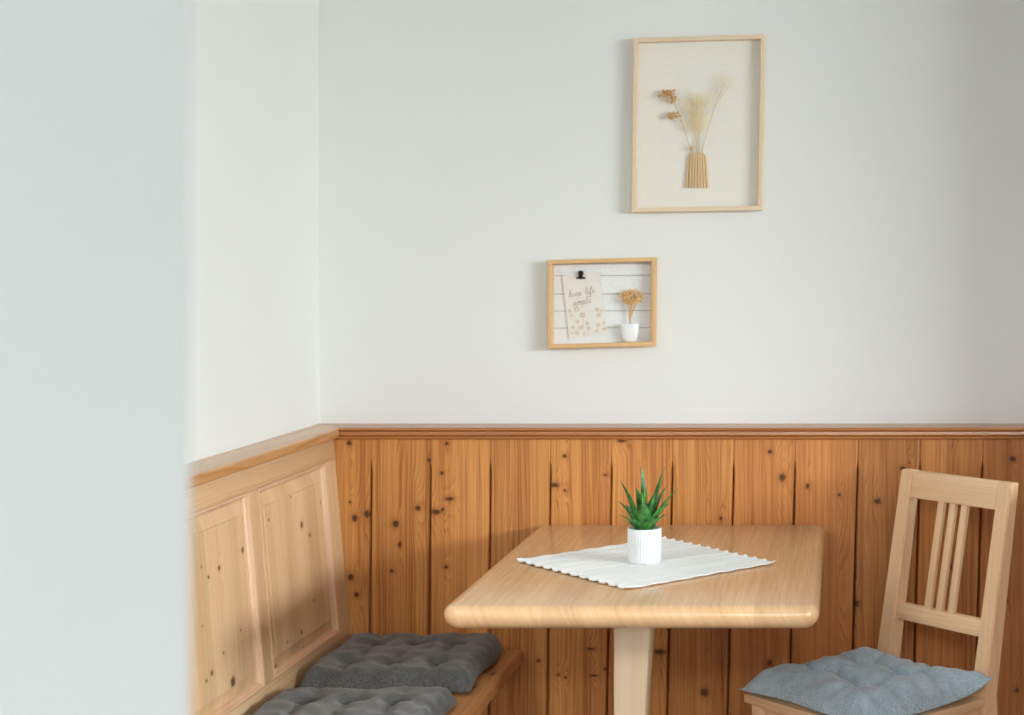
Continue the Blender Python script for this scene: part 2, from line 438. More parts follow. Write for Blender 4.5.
hexa(bm, [(lx0, dl - DW, .05), (lx1 - tz, dl - DW, .05), (lx1 - tz, dl - DW + .085, .05), (lx0, dl - DW + .085, .05),
          (lx0, dl - DW, ZTB - T), (lx1, dl - DW, ZTB - T), (lx1, dl - DW + .085, ZTB - T), (lx0, dl - DW + .085, ZTB - T)], .006, 2)
tpart('leg', bm, M_leg)
bm = bmesh.new()
yc = dl - DW + .0425; xc = (lx0 + lx1) / 2 - .01
box(bm, xc - .045, xc + .045, yc - .33, yc + .33, 0, .05, .008, 2); tpart('foot', bm, M_leg)

# ------------------------------------------------------------------ table mat (ribbed white cloth laid as a diamond)
mc = [Vector(p) for p in ((-.421, 3.258 - DW), (-.147, 3.545 - DW), (-.411, 3.862 - DW), (-.694, 3.572 - DW))]
t = NT('ribbed_cotton'); o_ = t.obj()
q1 = t.add(t.mul(o_[0], .71), t.mul(o_[1], -.70)); q2 = t.add(t.mul(o_[0], .70), t.mul(o_[1], .71))
M_mat_noise = t.noise(t.comb(t.mul(q1, 210.), t.mul(q2, 5.), 0.), 1, 2)
t.bump(M_mat_noise, .5, .0025)
M_mat = t.fin(t.hsv((.89, .89, .87, 1), t.mr(M_mat_noise, .3, .7, .90, 1.05)), .9, .2)
bm = bmesh.new(); NU, NV = 150, 40
rowsT, rowsB = [], []
rnd = random.Random(3)
wav = [rnd.uniform(-1, 1) for _ in range(200)]
for i in range(NU + 1):
    u = i / NU; ra = []; rb = []
    for j in range(NV + 1):
        v = j / NV
        p = mc[0] * (1 - u) * (1 - v) + mc[3] * u * (1 - v) + mc[1] * (1 - u) * v + mc[2] * u * v
        # ribs follow v; scalloped rim
        rib = .5 + .5 * math.cos(u * 2 * math.pi * 24)
        ed = min(u, 1 - u, v, 1 - v)
        k = max(0, 1 - min(v, 1 - v) / .05)
        wob = k * .0013 * math.sin(u * 2 * math.pi * 12 + wav[7] * 3) 
        k2 = max(0, 1 - min(u, 1 - u) / .05)
        wob2 = k2 * .0018 * math.sin(v * 2 * math.pi * 7)
        lift = .0012 + .0020 * rib + k * .0016 * (1 + math.sin(u * 24 * math.pi + 1)) + k2 * .0005 * (1 + math.sin(v * 14 * math.pi))
        q = Vector((p.x + wob, p.y + wob + wob2, 0))
        ra.append(bm.verts.new((q.x, q.y, ZTB + lift + .0012))); rb.append(bm.verts.new((q.x, q.y, ZTB + max(.0003, lift - .0008))))
    rowsT.append(ra); rowsB.append(rb)
for i in range(NU):
    for j in range(NV):
        bm.faces.new((rowsT[i][j], rowsT[i + 1][j], rowsT[i + 1][j + 1], rowsT[i][j + 1]))
        bm.faces.new((rowsB[i][j], rowsB[i][j + 1], rowsB[i + 1][j + 1], rowsB[i + 1][j]))
for i in range(NU):
    for j in (0, NV): bm.faces.new((rowsT[i][j], rowsT[i + 1][j], rowsB[i + 1][j], rowsB[i][j]))
for j in range(NV):
    for i in (0, NU): bm.faces.new((rowsT[i][j], rowsT[i][j + 1], rowsB[i][j + 1], rowsB[i][j]))
tag(link('table_mat', bm, M_mat, None, True, 60), 'white ribbed cotton mat laid as a diamond on the table', 'table mat')

# ------------------------------------------------------------------ potted aloe
dpot = 3.552; PX = wx(644.5, dpot); PZ = ZTB + .0042
plant = empty('potted_plant', (PX, dpot - DW, PZ), 0, 'small green succulent in a white ribbed pot on the table mat', 'potted plant')
M_pot = plain('white_ceramic', (.76, .775, .78, 1), .55, 30, .03)
bm = bmesh.new(); ph = .0715
lathe(bm, [(.0335, 0), (.0347, .0015), (.0347, .012), (.0348, .028), (.0349, .045), (.0349, ph - .0012), (.034, ph), (.0325, ph - .001), (.032, ph - .006), (.031, .03)], 210, rib=.014, ribs=42)
link('pot', bm, M_pot, plant, True, 50)
bm = bmesh.new(); lathe(bm, [(.0318, ph - .014), (.0318, ph - .009), (.02, ph - .0065), (.008, ph - .006)], 32)
link('soil', bm, plain('soil', lin(60, 44, 30), .95, 300, .3, .002), plant, True)
t = NT('succulent_leaf'); o_ = t.obj()
nn = t.noise(t.comb(t.mul(o_[0], 60.), t.mul(o_[1], 60.), t.mul(o_[2], 60.)), 1, 3)
M_leaf = t.fin(t.mix(t.mr(nn, .3, .7), lin(26, 80, 36), lin(74, 140, 60)), .35, .5)
t = NT('succulent_leaf_young'); o_ = t.obj()
nn = t.noise(t.comb(t.mul(o_[0], 60.), t.mul(o_[1], 60.), t.mul(o_[2], 60.)), 1, 3)
M_leaf2 = t.fin(t.mix(t.mr(nn, .3, .7), lin(96, 158, 62), lin(140, 190, 84)), .4, .5)
def leaf(base, tip, ctrl, width, mat):
    base, tip, ctrl = Vector(base), Vector(tip), Vector(ctrl)
    bm = bmesh.new(); n = 14; m = 10; rings = []
    for i in range(n + 1):
        t_ = i / n
        p = base * (1 - t_) ** 2 + ctrl * 2 * t_ * (1 - t_) + tip * t_ * t_
        d = ((ctrl - base) * (1 - t_) + (tip - ctrl) * t_).normalized()
        out = Vector((tip.x, tip.y, 0)); 
        if out.length < .008: out = Vector((.2, -1, 0))
        up = (Vector((0, 0, 1)) - d * d.z)
        up = up - out.normalized() * .35; up -= d * up.dot(d)          # inner face of the leaf looks up and inward
        if up.length < .1: up = -out
        up.normalize(); s = d.cross(up).normalized()
        w = width * (.62 + .38 * math.sin(min(1, t_ / .35) * math.pi / 2)) * (1 - (max(0, t_ - .25) / .75) ** 1.5) ** .8 + .0004
        h = w * (.34 - .12 * t_)
        ring = []
        for k in range(m):
            a = 2 * math.pi * k / m
            cx, cz = math.cos(a) * w / 2, math.sin(a) * h
            if cz > 0: cz *= -.25
            cz += .28 * h * abs(math.cos(a)) ** 2 + (.0006 if math.sin(a) > .1 else 0)
            ring.append(bm.verts.new(p + s * cx + up * cz))
        rings.append(ring)
    for a, b in zip(rings, rings[1:]):
        for k in range(m): bm.faces.new((a[k], a[(k + 1) % m], b[(k + 1) % m], b[k]))
    bm.faces.new(rings[0]); bm.faces.new(rings[-1])
    link('leaf', bm, mat, plant, True, 70)
PH = ph - .006
tips = [ # x, height above rim, y, width, young
 (-.050,.100,-.012,.021,0),(-.006,.124,.008,.011,0),(.044,.127,.004,.013,0),(.041,.106,-.008,.014,0),(.043,.083,.03,.015,0),
 (.071,.083,.006,.013,0),(.054,.062,-.012,.017,0),(.049,.036,-.025,.014,0),(-.053,.060,-.014,.018,0),(-.050,.034,-.020,.013,0),
 (-.043,.022,-.016,.009,0),(.002,.060,-.042,.022,0),(-.022,.080,.034,.014,0),(.018,.070,.045,.014,0),(.001,.086,.002,.007,1),(-.004,.074,-.006,.006,1),
 (.006,.078,.004,.006,1),(-.026,.030,-.036,.016,0),(.026,.030,-.040,.016,0),(-.044,.046,.03,.014,0),(.05,.05,.03,.014,0)]
for x, h, y, w, yg in tips:
    h *= 1.06
    tip = Vector((x, y, PH + h)); base = Vector((x * .16, y * .16, PH - .004))
    k = .62 if h > .07 else .8
    ctrl = Vector((x * .34, y * .5, PH + h * (.60 if h > .055 else .66)))
    leaf(base, tip, ctrl, w * (1.0 if yg else 1.6), M_leaf2 if yg else M_leaf)

# ------------------------------------------------------------------ cushions
def fabric(name, c1, c2, s=900.):
    t = NT(name); o = t.obj()
    a = t.noise(t.comb(t.mul(o[0], s), t.mul(o[1], s * .18), o[2]), 1, 2)
    b = t.noise(t.comb(t.mul(o[0], s * .18), t.mul(o[1], s), o[2]), 1, 2)
    big = t.noise(t.comb(t.mul(o[0], 30.), t.mul(o[1], 30.), t.mul(o[2], 30.)), 1, 3)
    f = t.add(t.mul(t.add(a, b), .5), t.mul(t.m('SUBTRACT', big, .5), .25))
    t.bump(t.add(a, b), .5, .0012)
    t.put(t.b.inputs['Sheen Weight'], .25)
    return t.fin(t.mix(t.mr(f, .31, .69), c1, c2), .9, .2)
M_cush_shaded = fabric('melange_shaded', lin(62, 62, 61), lin(112, 114, 114))  # bench copy of the fabric, darkened to carry the shade there
M_cush_lit = fabric('melange_lit', lin(142, 164, 178), lin(196, 218, 232))  # chair copy of the fabric, lightened to carry the daylight there
def cushion(name, w, l, t_, tufts, lines_u, lines_v, loc, rz, seed, label, pinch=.05, wr=.004, dep=1., edge=.30, sag=None, mat=None):
    rnd = random.Random(seed); bm = bmesh.new(); n = 72
    ph = [rnd.uniform(0, 6.28) for _ in range(12)]
    def prof(e): return (1 - (1 - min(1, e)) ** 2.6) ** .5
    top, bot = [], []
    for i in range(n + 1):
        u = -1 + 2 * i / n; a = []; b = []
        for j in range(n + 1):
            v = -1 + 2 * j / n
            us = math.sin(u * math.pi / 2) * .55 + u * .45; vs = math.sin(v * math.pi / 2) * .55 + v * .45
            x = w / 2 * us * (1 - pinch * (1 - vs * vs) ** 1 * abs(us)); y = l / 2 * vs * (1 - pinch * (1 - us * us) * abs(vs))
            x += .004 * math.sin(vs * 5 + ph[0]); y += .004 * math.sin(us * 5 + ph[1])
            eu, ev = (1 - abs(us)) / edge, (1 - abs(vs)) / edge
            h = t_ * prof(eu) * prof(ev)
            dip = 0
            for tx, ty in tufts:
                r2 = ((us - tx) * w / 2) ** 2 + ((vs - ty) * l / 2) ** 2
                dip = max(dip, .62 * math.exp(-r2 / .026 ** 2) + .25 * math.exp(-r2 / .008 ** 2))
            fade = 1 - max(0, (max(abs(us), abs(vs)) - .55) / .45) ** 1.5
            for q in lines_u:
                dip = max(dip, fade * .30 * (.7 + .3 * math.sin(vs * 7 + q * 5 + ph[9])) * math.exp(-((us - q - .02 * math.sin(vs * 4 + ph[2] + q * 9)) * w / 2) ** 2 / .011 ** 2))
            for q in lines_v:
                dip = max(dip, fade * .34 * math.exp(-((vs - q - .02 * math.sin(us * 4 + ph[3] + q * 9)) * l / 2) ** 2 / .011 ** 2))
            wrk = wr * (math.sin(us * 9 + vs * 6 + ph[4]) * math.sin(vs * 11 - us * 3 + ph[5]) + .6 * math.sin(us * 17 + ph[6]) * math.sin(vs * 15 + us * 8 + ph[7]))
            g = min(1, min(eu, ev) * 1.2)
            z = h * (1 - dip * dep) + wrk * g * .8
            # gathered puckers along the rim
            z += .0026 * math.sin((us if ev < eu else vs) * 26 + ph[8]) * max(0, 1 - abs(min(eu, ev) - .35) / .35)
            lo = .002 + .008 * (1 - prof(eu) * prof(ev))
            if sag: x, y, z, lo = sag(us, vs, x, y, z, lo)
            a.append(bm.verts.new((x, y, max(z, lo) + .0015))); b.append(bm.verts.new((x, y, lo if i not in (0, n) and j not in (0, n) else lo)))
        top.append(a); bot.append(b)
    for i in range(n):
        for j in range(n):
            bm.faces.new((top[i][j], top[i + 1][j], top[i + 1][j + 1], top[i][j + 1]))
            bm.faces.new((bot[i][j], bot[i][j + 1], bot[i + 1][j + 1], bot[i + 1][j]))
    for i in range(n):
        for j in (0, n):
            bm.faces.new((top[i][j], top[i + 1][j], bot[i + 1][j], bot[i][j]))
            bm.faces.new((top[j][i], top[j][i + 1], bot[j][i + 1], bot[j][i]))
    o = link(name, bm, mat or M_cush_shaded, None, True, 80)
    o.location = loc; o.rotation_euler = (0, 0, rz)
    return tag(o, label, 'cushion', 'grey tufted seat cushions')
g3 = [(-.5, -.45), (-.5, .45), (0, -.45), (0, .45), (.5, -.45), (.5, .45)]
cushion('seat_cushion', .375, .405, .052, g3, (-.5, 0, .5), (), (-1.0, 3.855 - DW, ZSE + .0005), 0, 2,
        'grey tufted cushion on the bench, against the pine wall in the corner', .02, .0035, .85, .2)
cushion('seat_cushion', .375, .405, .046, g3, (-.5, 0, .5), (), (-1.0, 3.365 - DW, ZSE + .0005), math.radians(2), 5,
        'grey tufted cushion on the bench, cut off by the bottom edge of the photo', .03, .0035, .85, .2)

# ------------------------------------------------------------------ chair
W_ANG = math.atan2(-.742, .67)
ch = empty('wooden_chair', (.184, 3.799 - DW, 0), W_ANG, 'light wooden chair with slatted back, turned towards the table', 'chair')
M_ch_v = wood('beech_chair_upright', lin(246, 212, 172), lin(220, 172, 124), 0, 2, 120, .3, 51., rough=.36, fibre=.14)
M_ch_h = wood('beech_chair_rail', lin(246, 212, 172), lin(220, 172, 124), 2, 0, 120, .35, 53., rough=.36, fibre=.14)
ZS_, ZTOP, LEANC = .44, .897, .088
def by(z): return LEANC * max(0, (z - ZS_) / (ZTOP - ZS_))       # set-back of the rear posts
HW = .175; SW = .041
for s in (-1, 1):
    bm = bmesh.new()
    levels = [(0, .03, .036), (ZS_, 0, .043), (ZTOP, LEANC, .026)]
    rows = []
    for z, y, dp in levels:
        xo, xi = s * HW, s * (HW - SW)
        xs = sorted((xo, xi))
        rows.append([(xs[0], y, z), (xs[1], y, z), (xs[1], y + dp, z), (xs[0], y + dp, z)])
    b2 = bmesh.new(); vr = [[b2.verts.new(p) for p in r] for r in rows]
    for p, q in zip(vr, vr[1:]):
        for j in range(4): b2.faces.new((p[j], p[(j + 1) % 4], q[(j + 1) % 4], q[j]))
    b2.faces.new(vr[0][::-1]); b2.faces.new(vr[-1])
    bmesh.ops.bevel(b2, geom=[e for e in b2.edges if abs(e.verts[0].co.z - e.verts[1].co.z) > .1 or e.verts[0].co.z > .8], offset=.0025, segments=2, affect='EDGES')
    link('back_post', b2, M_ch_v, ch, True, 35); bm.free()
def rail(name, z0, z1, x0, x1, o, th, mat, bev=.002):
    bm = bmesh.new()
    hexa(bm, [(x0, by(z0) + o, z0), (x1, by(z0) + o, z0), (x1, by(z0) + o + th, z0), (x0, by(z0) + o + th, z0),
              (x0, by(z1) + o, z1), (x1, by(z1) + o, z1), (x1, by(z1) + o + th, z1), (x0, by(z1) + o + th, z1)], bev, 2)
    return link(name, bm, mat, ch, True, 35)
rail('top_rail', ZTOP - .0615, ZTOP - .0006, -HW + SW - .0005, HW - SW + .0005, .0012, .022, M_ch_h)
rail('lower_rail', .561, .597, -HW + SW - .0005, HW - SW + .0005, .005, .02, M_ch_h)
for x in (-.038, -.001, .036): rail('slat', .596, ZTOP - .061, x - .0095, x + .0095, .006, .011, M_ch_v, .0015)
SD, FL = .362, .03
bm = bmesh.new()
hexa(bm, [(-HW - FL, -SD, ZS_ - .02), (HW + FL, -SD, ZS_ - .02), (HW + .002, .0, ZS_ - .02), (-HW - .002, .0, ZS_ - .02),
          (-HW - FL, -SD, ZS_), (HW + FL, -SD, ZS_), (HW + .002, -.0005, ZS_), (-HW - .002, -.0005, ZS_)], .003, 2)
link('seat', bm, M_ch_h, ch, True, 35)
for s in (-1, 1):
    bm = bmesh.new(); xo = s * (HW + FL - .012)
    x0, x1 = sorted((xo, xo - s * .036))
    hexa(bm, [(x0 + .004, -SD + .016, 0), (x1 - .004, -SD + .016, 0), (x1 - .004, -SD + .044, 0), (x0 + .004, -SD + .044, 0),
              (x0, -SD + .012, ZS_ - .0205), (x1, -SD + .012, ZS_ - .0205), (x1, -SD + .048, ZS_ - .0205), (x0, -SD + .048, ZS_ - .0205)], .0025, 2)
    link('front_leg', bm, M_ch_v, ch, True, 35)
bm = bmesh.new(); q = HW + FL - .05
box(bm, -q, q, -SD + .018, -SD + .036, ZS_ - .085, ZS_ - .0205, .0015); link('apron', bm, M_ch_h, ch, True, 35)
for s in (-1, 1):
    bm = bmesh.new(); xa, xb = s * (HW + FL - .02), s * (HW - .012)
    hexa(bm, [(xa - s * .018, -SD + .05, ZS_ - .085), (xa, -SD + .05, ZS_ - .085), (xb, -.002, ZS_ - .085), (xb - s * .018, -.002, ZS_ - .085),
              (xa - s * .018, -SD + .05, ZS_ - .0205), (xa, -SD + .05, ZS_ - .0205), (xb, -.002, ZS_ - .0205), (xb - s * .018, -.002, ZS_ - .0205)], .0015)
    link('apron', bm, M_ch_v, ch, True, 35)
Rm = Matrix.Rotation(W_ANG, 3, 'Z')
cp = Vector((.184, 3.799 - DW, 0)) + Rm @ Vector((0, -.188, 0))
g9 = [(a, b) for a in (-.36, .36) for b in (-.36, .36)]
cushion('seat_cushion', .405, .365, .062, g9, (-.36, .36), (-.36, .36), (cp.x, cp.y, ZS_ + .0005), W_ANG, 11,
        'blue grey tufted cushion on the wooden chair', .06, .0065, 1.4, .42, mat=M_cush_lit, sag=lambda u, v, x, y, z, lo: (x, y, z + .044 * (max(0, u) * max(0, v)) ** 3 + .012 * (max(0, -u) * max(0, v)) ** 3, lo + .042 * (max(0, u) * max(0, v)) ** 3))

# ------------------------------------------------------------------ frames on the wall
def frame_from(name, corners, depth, fw, mat, label, gap_back=.004):
    """box frame hung on the back wall; corners (front face, TL TR BR BL) in the photograph"""
    df = DW - depth
    P = [at(px, py, df) for px, py in corners]
    c = sum(P, Vector()) / 4
    root = empty(name, (c.x, 0, c.z), 0, label, 'picture frame')
    L = [Vector((p.x - c.x, 0, p.z - c.z)) for p in P]
    def inset(k):
        out = []
        sgn = ((1, -1), (-1, -1), (-1, 1), (1, 1))
        for p, (a, b) in zip(L, sgn): out.append(Vector((p.x + a * k, 0, p.z + b * k)))
        return out
    bm = bmesh.new()
    yb, yf = -.0008, -depth
    ring = [(inset(0), yb), (inset(0), yf + .0015), (inset(.0015), yf), (inset(fw - .0015), yf), (inset(fw), yf + .0015), (inset(fw), yb)]
    vs = [[bm.verts.new((p.x, y, p.z)) for p in pts] for pts, y in ring]
    for a, b in zip(vs, vs[1:] + vs[:1]):
        for j in range(4):
            f = bm.faces.new((a[j], a[(j + 1) % 4], b[(j + 1) % 4], b[j])); f.material_index = 0 if j in (0, 2) else 1
    link('frame_moulding', bm, mat, root, False)
    return root, inset, c
fl, fd = lin(234, 214, 184), lin(212, 184, 148)
M_f1 = [wood('pale_frame_rail', fl, fd, 2, 0, 200, .3, 61., rough=.5), wood('pale_frame_side', fl, fd, 0, 2, 200, .3, 62., rough=.5)]
fl, fd = lin(230, 192, 138), lin(200, 152, 98)
M_f2 = [wood('oak_frame_rail', fl, fd, 2, 0, 200, .4, 63., rough=.5), wood('oak_frame_side', fl, fd, 0, 2, 200, .4, 64., rough=.5)]

# --- large frame with the dried flowers
DEP1 = .030
r1, ins1, c1 = frame_from('shadow_box_frame', [(633.2, 37.6), (765.2, 34.2), (762.2, 210.4), (631.0, 212.4)], DEP1, .0115, M_f1,
                      'tall pale wooden box frame with dried flowers, higher on the wall')
M_back1 = plain('cream_board', (.82, .785, .715, 1), .9, 200, .02)
bm = bmesh.new(); q = ins1(.0112)
hexa(bm, [(p.x, -.006, p.z) for p in (q[3], q[2])] + [(p.x, -.001, p.z) for p in (q[2], q[3])] + [(p.x, -.006, p.z) for p in (q[0], q[1])] + [(p.x, -.001, p.z) for p in (q[1], q[0])])
link('back_board', bm, M_back1, r1)
dA = DW - .010                          # distance of the things mounted on the board
vase_c = at(697.3, 187.6, dA)
vase = empty('slatted_vase', (vase_c.x, -.0065, vase_c.z), 0, 'small ribbed wooden vase mounted in the tall frame', 'vase')
M_vase = wood('vase_wood', lin(234, 206, 164), lin(206, 168, 122), 0, 2, 300, .4, 71., rough=.6)
bm = bmesh.new(); sc = dA / F; nr = 8; R_ = .011
for k in range(nr):
    a = -1 + 2 * (k + .5) / nr
    xb, xm, xt = a * 11.9 * sc, a * 9.3 * sc, a * 6.0 * sc
    rb, rm, rt = 11.9 * sc / nr * .98, 9.3 * sc / nr * .98, 6.0 * sc / nr
    dep = math.sqrt(max(.05, 1 - a * a)) * R_
    pts = [(xb, -dep, 0), (xb * .93 + xm * .07, -dep, 4 * sc), (xm, -dep * .86, 31.5 * sc), (xt, -dep * .6, 35 * sc)]
    tube(bm, pts, [rb * .80, rb * .86, rm * .86, rt * .9], 10)
box(bm, -9.0 * sc, 9.0 * sc, -.003, -.0003, .4 * sc, 30 * sc)
for v in bm.verts: v.co.y = min(v.co.y, -.0002)
link('vase_body', bm, M_vase, vase, True, 50)
def sprig(name, label, cat, build, mat, off):
    o = empty(name, (vase_c.x, -.0065, vase_c.z + 33 * sc), 0, label, cat, None)
    build(o); return o
def loc1(px, py, y): return Vector(((px - 697.3) * sc, y, (153.5 - py) * sc + .4 * sc))
M_brown = plain('dried_brown', lin(214, 170, 110), .9, 500, .15)
M_stem = plain('dried_stem', lin(206, 176, 124), .9, 300, .08)
M_pale = plain('dried_cream', lin(246, 232, 196), .9, 300, .06)
def b_brown(o):
    rr = random.Random(4)
    bm = bmesh.new()
    tube(bm, smoothpath([loc1(694, 157, -.006), loc1(690, 146, -.007), loc1(682.5, 123, -.010), loc1(677, 108, -.012), loc1(668, 92, -.014)]), .0008, 6)
    tube(bm, smoothpath([loc1(682.5, 123, -.010), loc1(678, 117, -.012), loc1(671, 114, -.014)]), .0006, 6)
    link('stem', bm, M_stem, o, True)
    for cx, cy, nx, ny, n in ((667, 93, 8, 4.5, 60), (674, 99, 4.5, 4, 26), (674, 115, 6.5, 3.2, 40), (691.2, 146.5, 1.9, 2.6, 9)):
        bm = bmesh.new()
        for _ in range(n):
            p = loc1(cx + rr.gauss(0, .48) * nx, cy + rr.gauss(0, .48) * ny, rr.uniform(-.020, -.006))
            blob(bm, p, rr.uniform(.0018, .0036), 1, (1, 1, .8))
        link('seed_head', bm, M_brown, o, True, 80)
sprig('dried_sprig', 'brown dried sprig with clustered seed heads, leaning left in the vase', 'dried flower', b_brown, None, 0)
def b_plume(o):
    rr = random.Random(6); bm = bmesh.new()
    for k in range(4):
        tube(bm, smoothpath([loc1(697 + k, 157, -.004 - .002 * k), loc1(696 + k, 140, -.006), loc1(695 + k * 2, 120, -.009), loc1(692 + k * 5, 100, -.011)]), .0005, 5)
    link('stem', bm, M_stem, o, True)
    bm = bmesh.new()
    for _ in range(230):
        t_ = rr.random(); bxp = 697.5 + rr.gauss(0, 3.5 + 4.5 * t_); byp = 134 - t_ * 34
        a = rr.gauss(0, .55); ln = rr.uniform(5, 13)
        y0 = -.004 - rr.random() * .014
        p0 = loc1(bxp, byp, y0); p1 = loc1(bxp + math.sin(a) * ln * .5, byp - math.cos(a) * ln * .5, y0 - .002); p2 = loc1(bxp + math.sin(a * 1.5) * ln, byp - math.cos(a) * ln, y0 - .003)
        tube(bm, [p0, p1, p2], [.0003, .0005, .0002], 4)
    for _ in range(26): blob(bm, loc1(rr.gauss(699, 6), rr.gauss(100, 5), -.006 - rr.random() * .012), rr.uniform(.001, .0022), 1)
    o2 = link('plume', bm, M_pale, o, True, 80); o2['kind'] = 'stuff'
sprig('dried_grass', 'pale feathery dried grass in the middle of the vase', 'dried grass', b_plume, None, 0)
def b_thin(o):
    rr = random.Random(8); bm = bmesh.new()
    tube(bm, smoothpath([loc1(700, 157, -.004), loc1(702, 150, -.005), loc1(708, 129, -.008), loc1(714.5, 108, -.010), loc1(725, 82, -.012)]), .0007, 6)
    tube(bm, smoothpath([loc1(713, 113, -.010), loc1(714, 98, -.011), loc1(719, 86, -.013)]), .0004, 5)
    tube(bm, smoothpath([loc1(717, 101, -.010), loc1(722, 95, -.011), loc1(729, 86, -.013)]), .0004, 5)
    link('stem', bm, M_stem, o, True)
    bm = bmesh.new()
    for _ in range(60):
        px, py = rr.gauss(723, 3.2), rr.gauss(83, 5.5); y0 = rr.uniform(-.018, -.007); a = rr.uniform(-.8, 1.2)
        tube(bm, [loc1(px, py, y0), loc1(px + math.sin(a) * 5, py - math.cos(a) * 5, y0 - .002)], [.0004, .0002], 4)
    blob(bm, loc1(725.5, 81.5, -.012), .0022, 1)
    o2 = link('plume', bm, M_pale, o, True, 80); o2['kind'] = 'stuff'
sprig('dried_stalk', 'thin dried stalk leaning to the right out of the vase', 'dried grass', b_thin, None, 0)

# --- small frame with card, clip and flower pot
DEP2 = .034
r2, ins2, c2 = frame_from('shadow_box_frame', [(547.6, 260.0), (655.6, 257.2), (655.0, 346.0), (547.6, 349.0)], DEP2, .0105, M_f2,
                      'small oak box frame with card and tiny pot, lower on the wall')
M_back2 = plain('white_boards', (.80, .81, .81, 1), .8, 120, .03)
bm = bmesh.new(); q = ins2(.0102)
zb = [q[3].z] + [wz(y, DW - .008) - c2.z for y in (328.2, 311.2, 294.2, 275.8)] + [q[0].z]
tl = -.022
for a, b in zip(zb, zb[1:]):
    x0, x1 = q[3].x, q[2].x; g = .0007
    hexa(bm, [(x0, -.008, a + g - tl * 0), (x1, -.008, a + g + .0015), (x1, -.001, a + g + .0015), (x0, -.001, a + g),
              (x0, -.008, b - g), (x1, -.008, b - g + .0015), (x1, -.001, b - g + .0015), (x0, -.001, b - g)], .0005, 1)
box(bm, q[3].x + .001, q[2].x - .001, -.0035, -.0012, q[3].z + .002, q[0].z - .0005, mi=1)
link('back_board', bm, [M_back2, plain('grey_gap', lin(160, 158, 154), .9)], r2)
dC = DW - .012
cpos = at(584.7, 305.3, dC)
A_ = .118
card = empty('greeting_card', (cpos.x, -.0105, cpos.z), 0, 'cream greeting card with handwritten words, tilted in the small frame', 'card')
card.rotation_euler = (0, A_, 0)
card.rotation_euler = (0, -A_, 0)
M_card = plain('card_paper', (.80, .765, .70, 1), .85, 80, .02)
CWd, CHt = .0945, .1555
bm = bmesh.new(); box(bm, -CWd / 2, CWd / 2, -.0011, 0, -CHt / 2, CHt / 2); link('paper', bm, M_card, card)
# handwriting strokes: letters in a 1-high x-height box
XS = 1.18
GL = {'k': [[(0, -.1), (.15, .9), (.35, 2.1), (.2, 1.9), (.05, 0)], [(.1, .3), (.45, 1.0), (.55, .75), (.2, .5), (.6, 0), (.8, .15)]],
      'e': [[(0, .3), (.45, .65), (.4, .98), (.12, .75), (.1, .2), (.4, 0), (.8, .3)]],
      'p': [[(0, .3), (.2, .95), (.1, -.9)], [(.14, .5), (.4, 1.0), (.62, .6), (.4, .05), (.14, .2)], [(.45, .05), (.85, .3)]],
      'l': [[(0, .3), (.42, 1.6), (.3, 2.1), (.14, 1.6), (.16, .2), (.36, 0), (.6, .3)]],
      'i': [[(0, .3), (.22, .95), (.2, .2), (.36, 0), (.6, .3)], [(.26, 1.45), (.3, 1.52)]],
      'f': [[(0, .3), (.42, 1.6), (.36, 2.1), (.18, 1.6), (.12, -.6), (.2, -.95), (.36, -.5), (.2, .1), (.7, .3)]],
      's': [[(0, .2), (.32, 1.0), (.4, .55), (.42, .12), (.14, .02)], [(.36, .05), (.66, .3)]],
      'm': [[(0, .5), (.14, .95), (.14, 0)], [(.14, .5), (.36, .98), (.46, .6), (.44, 0)], [(.46, .5), (.68, .98), (.78, .5), (.8, .06), (1.05, .3)]]}
ADV = {'k': .8, 'e': .74, 'p': .82, 'l': .56, 'i': .56, 'f': .64, 's': .62, 'm': 1.0, ' ': .9}
def write(bm, text, x, z, h, slope_):
    for c in text:
        if c in GL:
            for st in GL[c]:
                pts = [Vector((x + (p[0] * XS + p[1] * .18) * h, -.0014, z + p[1] * h + (x + p[0] * h) * slope_)) for p in st]
                tube(bm, smoothpath(pts, 4), .00042, 5)
        x += ADV[c] * h * XS
M_ink = plain('brown_ink', lin(168, 132, 112), .8)
bm = bmesh.new(); write(bm, 'keep life', -.0365, .0262, .0086, .06); write(bm, 'simple', -.0305, .0035, .0096, .06)
link('lettering', bm, M_ink, card, True)
bm = bmesh.new(); rr = random.Random(12)
cpx = lambda px, py: (((px - 584.7) * dC / F) * math.cos(A_) - (-(py - 305.3) * dC / F) * -math.sin(A_), 0)
def to_card(px, py):
    X, Z = (px - 584.7) * dC / F, -(py - 305.3) * dC / F
    return X * math.cos(A_) + Z * math.sin(A_), -X * math.sin(A_) + Z * math.cos(A_)
def daisy(px, py, r, n=6):
    cx, cz = to_card(px, py); r *= dC / F; a0 = rr.random() * 6
    for k in range(n):
        a = a0 + 6.283 * k / n
        p = Vector((cx + math.cos(a) * r * .62, -.0012, cz + math.sin(a) * r * .62))
        M = Matrix.Translation(p) @ Matrix.Rotation(-a, 4, 'Y') @ Matrix.Diagonal((r * .40, .0003, r * .24, 1))
        bmesh.ops.create_icosphere(bm, subdivisions=1, radius=1, matrix=M)
for px, py, r in ((576.5, 309, 3), (582.6, 315, 3), (597, 309.5, 2.4), (598.5, 315, 2.4), (602, 311, 2), (571.5, 315.5, 2), (577.5, 321.5, 2.3), (587, 323.5, 2.1),
                  (598, 325, 2.4), (604, 323, 2), (581, 327.5, 2.5), (589, 328.5, 1.8), (573, 327, 1.8), (577, 333, 2.2), (584, 334, 2), (604, 329, 2.2), (596.5, 331, 1.8), (569.5, 311, 2), (572, 333, 1.6)):
    daisy(px, py, r)
